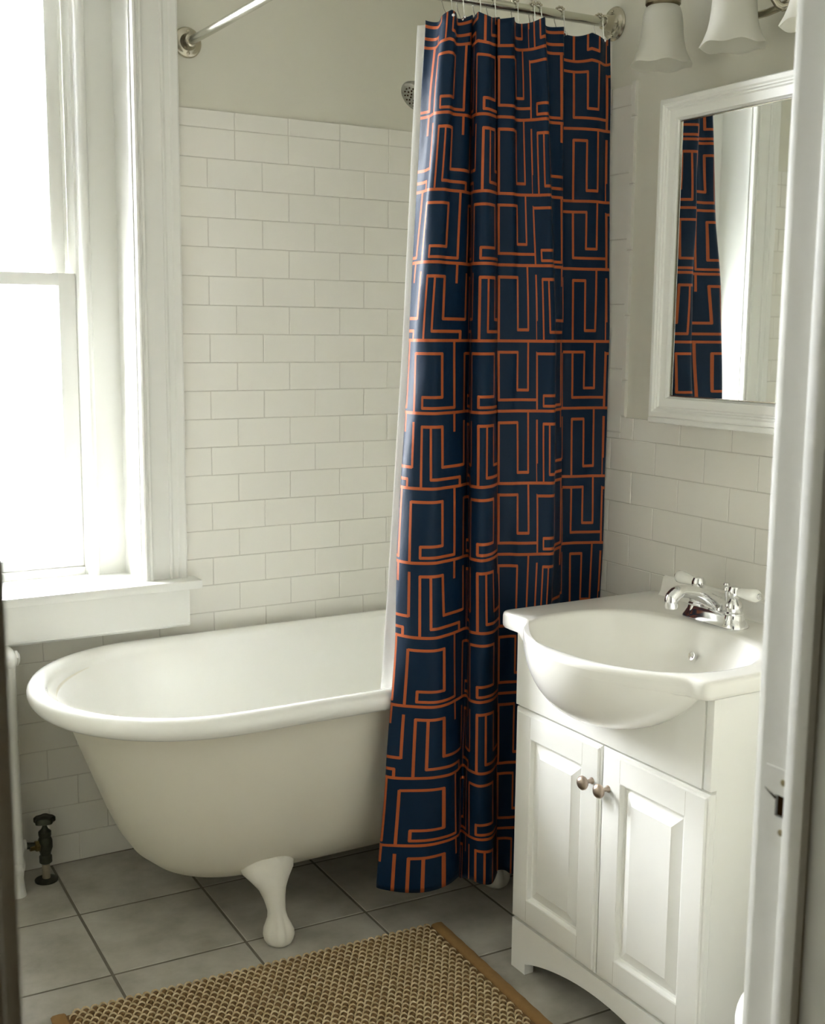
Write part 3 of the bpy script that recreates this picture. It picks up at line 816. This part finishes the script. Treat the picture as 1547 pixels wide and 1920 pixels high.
# ------------------------------------------------------------ faucet
FX, FY, FZ = .700, -1.318, ZT
fa_ = empty('faucet', (FX, FY, FZ)); tag(fa_, 'chrome sink faucet with two white porcelain lever handles', 'faucet')
def stad(hx, hy, z, r=None, n=48):
    out = []
    for j in range(n):
        a_ = 2*PI*j/n; c_, s_ = math.cos(a_), math.sin(a_)
        out.append((FX+hx*abs(c_)**(.8)*(1 if c_ > 0 else -1), FY+(hy-hx)*(1 if s_ > 0 else -1)*min(1, abs(s_)*3)+hx*abs(s_)**.9*(1 if s_ > 0 else -1), z))
    return out
MB().rings([stad(.029, .084, FZ), stad(.029, .084, FZ+.003), stad(.026, .079, FZ+.010), stad(.021, .073, FZ+.020), stad(.019, .070, FZ+.026), stad(.017, .067, FZ+.0275)]).build('base_plate', CHROME, fa_, smooth=40)
# spout: rises from the middle, reaches towards the bowl and turns down
sp_path = []; rad_ = []
for q in range(25):
    t_ = q/24
    x = FX+.012-.139*t_**.95
    z = FZ+.030+.046*math.sin(min(1, t_/.86)*PI/2)**.9-.014*max(0, (t_-.80)/.20)**2
    sp_path.append((x, FY, z)); rad_.append(.0175-.0045*min(1, t_*1.4)+(.0015 if t_ > .85 else 0))
mb = MB().tube(sp_path, rad_, 20)
ex = sp_path[-1]; mb.lathe([(.009, .012), (.0125, .006), (.0140, -.002), (.0140, -.014), (.0125, -.020), (.009, -.020)], (ex[0]+.001, FY, ex[2]), (0, 0, 1), 24)
mb.lathe([(.020, 0), (.019, .012), (.015, .022), (.008, .028)], (FX+.006, FY, FZ+.024), (0, 0, 1), 24)
mb.build('spout', CHROME, fa_, smooth=60)
MB().tube([(FX+.030, FY, FZ+.02), (FX+.030, FY, FZ+.070)], .0028, 10).lathe([(.003, 0), (.0065, .003), (.0055, .007), (.0045, .011), (.0075, .014), (.006, .018), (.0, .019)], (FX+.030, FY, FZ+.062), n=16).build('pop_up_knob', CHROME, fa_, smooth=60)
for s_ in (1, -1):
    yc = FY+s_*.0535
    o = MB().lathe([(.0265, .001), (.0265, .004), (.024, .010), (.0195, .026), (.0205, .027), (.0205, .030), (.0175, .033), (.0185, .040), (.0165, .050), (.011, .056), (.0095, .060), (.0125, .063), (.0148, .070), (.0148, .077), (.011, .085), (.0, .088)], (FX, yc, FZ), n=30).build('handle', CHROME, fa_, smooth=40)
    d = Vector((0, s_, .05)).normalized()
    c0 = Vector((FX, yc, FZ+.074))
    MB().lathe([(.0075, .010), (.0095, .013), (.0098, .018), (.0108, .026), (.0130, .042), (.0140, .053), (.0135, .060), (.0095, .065), (.006, .066)], c0, d, 24).build('porcelain_lever', PORC, o, smooth=50)
    MB().lathe([(.0060, .0655), (.0065, .067), (.0055, .070), (.0, .071)], c0, d, 16).build('lever_cap', CHROME, o, smooth=50)

# ------------------------------------------------------------ mirror cabinet
MX = .722
mc = empty('mirror_cabinet', (MX, -1.36, 1.24)); tag(mc, 'white framed mirror cabinet hung above the sink', 'mirror cabinet')
MY0, MY1, MZ0, MZ1 = -1.078, -1.655, 1.255, 1.940
MB().box(MX+.004, WX+.004, MY1+.006, MY0-.006, MZ0+.006, MZ1-.006, .001).build('box', TRIM, mc)
def mring(d, x): return [(x, MY0-d, MZ0+d), (x, MY1+d, MZ0+d), (x, MY1+d, MZ1-d), (x, MY0-d, MZ1-d)]
mb = MB().rings([mring(0, MX+.006), mring(0, MX-.014), mring(.003, MX-.019), mring(.012, MX-.020), mring(.0155, MX-.017), mring(.018, MX-.017), mring(.0205, MX-.0135), mring(.023, MX-.0135), mring(.026, MX-.010), mring(.043, MX-.0085), mring(.045, MX-.004), mring(.047, MX-.002), mring(.049, MX+.004)], False, False)
mb.build('frame', TRIM, mc, smooth=18)
MB().box(MX+.002, MX+.005, MY1+.048, MY0-.048, MZ0+.048, MZ1-.048).build('mirror_glass', MIRR, mc, smooth=0)
mb = MB().rings([mring(.0485, MX-.0005), mring(.0505, MX-.0005), mring(.0505, MX+.0025)], False, False)
mb.build('inner_bead', NICKEL, mc, smooth=0)
MB().box(MX-.016, WX+.003, MY1-.004, MY0+.004, MZ0-.012, MZ0+.001, .003).build('bottom_ledge', TRIM, mc)

# ------------------------------------------------------------ vanity light
lt = empty('vanity_light', (.80, -1.41, 2.11)); tag(lt, 'unlit vanity light with frosted glass bell shades above the mirror cabinet', 'wall light')
MB().lathe([(.062, 0), (.062, .006), (.055, .012), (.040, .018), (.022, .024), (.016, .040), (.0, .042)], (WX+.006, -1.412, 2.12), (-1, 0, 0), 36).build('back_plate', SOCK, lt, smooth=40)
sy = [-1.101, -1.309, -1.517, -1.725]
SX = .682
for y in sy:
    s1 = 1 if y > -1.41 else -1
    far = abs(y+1.412)
    pts = []
    for q in range(17):
        f = q/16
        pts.append((.77-.09*f, -1.412+(y+1.412)*f, 2.10-.030*math.sin(PI*min(1, f*1.6))*(1 if f < .62 else 0)+.088*max(0, f-.35)/.65))
    MB().tube(pts, .0075, 12).build('arm', NICKEL, lt, smooth=60)
    MB().lathe([(.010, .256), (.012, .240), (.032, .230), (.034, .205), (.037, .202), (.037, .193), (.032, .188)], (SX, y, 1.93+.005), n=28).build('socket_cup', SOCK, lt, smooth=40)
    n = 60; prof = [(.030, .124), (.0365, .118), (.0405, .106), (.0430, .090), (.0445, .072), (.0465, .053), (.0505, .035), (.0570, .018), (.0625, .008), (.0655, .002)]
    rings = []
    for (r, h) in prof:
        w_ = max(0, (.05-h)/.05)
        rings.append([(SX+r*(1+.012*w_*math.cos(6*2*PI*j/n))*math.cos(2*PI*j/n), y+r*(1+.012*w_*math.cos(6*2*PI*j/n))*math.sin(2*PI*j/n), 2.002+h+.0026*w_*math.cos(6*2*PI*j/n)) for j in range(n)])
    inn = []
    for (r, h) in reversed(prof):
        w_ = max(0, (.05-h)/.05); r -= .003
        inn.append([(SX+r*(1+.012*w_*math.cos(6*2*PI*j/n))*math.cos(2*PI*j/n), y+r*(1+.012*w_*math.cos(6*2*PI*j/n))*math.sin(2*PI*j/n), 2.003+h+.0026*w_*math.cos(6*2*PI*j/n)) for j in range(n)])
    o = MB().rings(rings+inn, False, False).build('glass_shade', LGLASS, lt, smooth=60)
    MB().lathe([(.012, .10), (.014, .08), (.024, .055), (.026, .04), (.020, .025), (.0, .018)], (SX, y, 2.012), n=20).build('bulb', PORC, o, smooth=60)

# ------------------------------------------------------------ rug
rug = empty('bath_rug', (-.12, -1.1, 0)); tag(rug, 'woven jute rug with brown cloth ends, lying before the bathtub', 'rug')
C0 = Vector((.352, -.800)); dX = Vector((-.930, .054)).normalized(); dY = Vector((-.054, -.930)).normalized()
RL, RW = .935, .60
def rp(u, v, z): p = C0+dX*u+dY*v; return (p.x, p.y, z)
mb = MB(); mb.prism([(.02, .004), (RL-.02, .004), (RL-.02, RW-.004), (.02, RW-.004)], lambda p, t_: rp(p[0], p[1], t_), 0.0005, .0055)
mb.build('backing', RUGBASE, rug)
for u0, u1 in ((0, .030), (RL-.030, RL)):
    mb = MB(); prof = []
    n = 40; rings = []
    for q in range(n+1):
        v = RW*q/n; wob = .0008*math.sin(q*1.7)
        rings.append([rp(u0+wob, v, .0005), rp(u0-.001+wob, v, .006), rp(u0+.003, v, .0098), rp((u0+u1)/2, v, .0108), rp(u1-.003, v, .0098), rp(u1+.001, v, .006), rp(u1, v, .0005)])
    mb.rings(rings).build('end_binding', BIND, rug, smooth=60)
# loops: a dark core blob with a pale strand arching behind it
core = MB(); loops = MB()
pu, pv = .0186, .0160
nv = int(RW/pv)
for r in range(nv):
    off = (r % 2)*pu/2
    for c in range(int((RL-.062)/pu)):
        u = .036+pu*(c+.5)+off+random.uniform(-.0009, .0009); v = pv*(r+.5)+random.uniform(-.0007, .0007)
        if u > RL-.034: continue
        n = 8; sc1 = random.uniform(.9, 1.1)
        # core
        rings = []
        for hh, rad2 in ((.003, 1.0), (.0080, .97), (.0118, .74), (.0135, .3)):
            rings.append([rp(u+.0070*sc1*rad2*math.cos(2*PI*j/n), v+.0012+.0060*sc1*rad2*math.sin(2*PI*j/n), hh) for j in range(n)])
        core.rings(rings, False, True)
        # strand
        path = []
        for q in range(6):
            a_ = PI*(q/5); path.append(rp(u+.0086*math.cos(a_), v-.0006-.0068*math.sin(a_)*sc1, .0062+.0068*math.sin(a_)))
        loops.tube(path, [.0015, .0021, .0025, .0025, .0021, .0015], 6, caps=False)
core.build('weave_core', RUGBASE, rug, smooth=70); 
lo_ = loops.build('woven_loops', YARN, rug, smooth=70)

# ------------------------------------------------------------ toilet, mostly hidden behind the door frame
to = empty('toilet', (.45, -1.975, 0)); tag(to, 'white toilet between the vanity cabinet and the door, only its seat edge in view', 'toilet')
TYC = -2.03
def egg(cx, a1, a2, b_, z, n=56):
    out = []
    for j in range(n):
        a_ = 2*PI*j/n; c_, s_ = math.cos(a_), math.sin(a_)
        out.append((cx+(a1 if c_ < 0 else a2)*c_, TYC+b_*s_, z))
    return out
CX = .398
MB().rings([egg(.45, .16, .17, .11, 0), egg(.45, .16, .17, .11, .02), egg(.43, .13, .16, .095, .06), egg(.42, .13, .16, .10, .15), egg(.40, .17, .17, .13, .24), egg(CX, .235, .20, .170, .33), egg(CX, .255, .21, .182, .375), egg(CX, .255, .21, .182, .385), egg(CX, .20, .16, .135, .385), egg(CX, .18, .14, .12, .33), egg(.40, .10, .10, .07, .22)]).build('bowl', PORC, to, smooth=60)
MB().rings([egg(CX, .262, .21, .188, .387), egg(CX, .268, .212, .193, .392), egg(CX, .266, .211, .191, .403), egg(CX, .255, .205, .182, .407), egg(CX, .19, .15, .125, .407), egg(CX, .18, .14, .115, .400), egg(CX, .185, .145, .12, .387)], False, False).build('seat', PORC, to, smooth=60)
lidp = []
for xo, k_ in ((.565, .96), (.562, 1.0), (.552, 1.0), (.547, .97)):      # lid stands open against the tank
    lidp.append([(xo+(p[0]-CX)*.10*-1, TYC+(p[1]-TYC)*k_, .625-(p[0]-CX)*k_*.95) for p in egg(CX, .262, .20, .188, 0)])
MB().rings(lidp).build('lid', PORC, to, smooth=60)
MB().box(.605, .795, TYC-.21, TYC+.21, .385, .74, .02, seg=4).build('tank', PORC, to)
MB().box(.590, .800, TYC-.22, TYC+.22, .74, .775, .010, seg=3).build('tank_lid', PORC, to)
MB().tube([(.600, TYC+.15, .68), (.583, TYC+.15, .68), (.580, TYC+.12, .678), (.578, TYC+.08, .672)], .006, 10).build('flush_lever', CHROME, to)

# ------------------------------------------------------------ light: overcast daylight through the window
w = bpy.data.worlds.new('sky'); sc.world = w; w.use_nodes = True
wt = w.node_tree; bg = wt.nodes['Background']; bg.inputs[0].default_value = (.955, .965, 1.0, 1)
tcw = wt.nodes.new('ShaderNodeTexCoord'); sw = wt.nodes.new('ShaderNodeSeparateXYZ'); mr = wt.nodes.new('ShaderNodeMapRange')
wt.links.new(tcw.outputs['Generated'], sw.inputs[0]); wt.links.new(sw.outputs[2], mr.inputs[0])
for i_, v_ in ((1, -.25), (2, .45), (3, 11.0), (4, 44.0)): mr.inputs[i_].default_value = v_
mr.interpolation_type = 'SMOOTHSTEP'
wt.links.new(mr.outputs[0], bg.inputs[1])
L = bpy.data.lights.new('window_portal', 'AREA'); L.shape = 'RECTANGLE'; L.size = .50; L.size_y = 1.68
L.cycles.is_portal = True
lo = bpy.data.objects.new('window_portal', L); lo.location = (-.38, .262, 1.56); lo.rotation_euler = (-PI/2, 0, 0); COL.objects.link(lo)

# ------------------------------------------------------------ camera
cam = bpy.data.cameras.new('camera'); co = bpy.data.objects.new('camera', cam); COL.objects.link(co)
Rv = Vector((0.86230953, -0.50629304, 0.00946784)); Uv = Vector((0.06687457, 0.13239307, 0.98893876)); Fv = Vector((0.50194629, 0.85213815, -0.14802193))
Mx = Matrix(((Rv.x, Uv.x, -Fv.x, -1.11794), (Rv.y, Uv.y, -Fv.y, -3.13257), (Rv.z, Uv.z, -Fv.z, 1.43681), (0, 0, 0, 1)))
co.matrix_world = Mx
cam.sensor_fit = 'VERTICAL'; cam.sensor_height = 24; cam.sensor_width = 24
cam.lens = 2245.457/1920*24
cam.clip_start = .05
cam.dof.use_dof = True; cam.dof.focus_distance = 2.55; cam.dof.aperture_fstop = 5.6
sc.camera = co
vs = sc.view_settings
sc.display_settings.display_device = 'sRGB'
vs.view_transform = 'Standard'; vs.look = 'None'; vs.gamma = 1; vs.use_curve_mapping = False; vs.exposure = 2.55
cy = sc.cycles
cy.max_bounces = 14; cy.diffuse_bounces = 10; cy.glossy_bounces = 6; cy.transmission_bounces = 6; cy.transparent_max_bounces = 12
cy.caustics_reflective = False; cy.caustics_refractive = False; cy.sample_clamp_indirect = 8
cy.use_denoising = True
try: cy.denoiser = 'OPENIMAGEDENOISE'
except Exception: pass
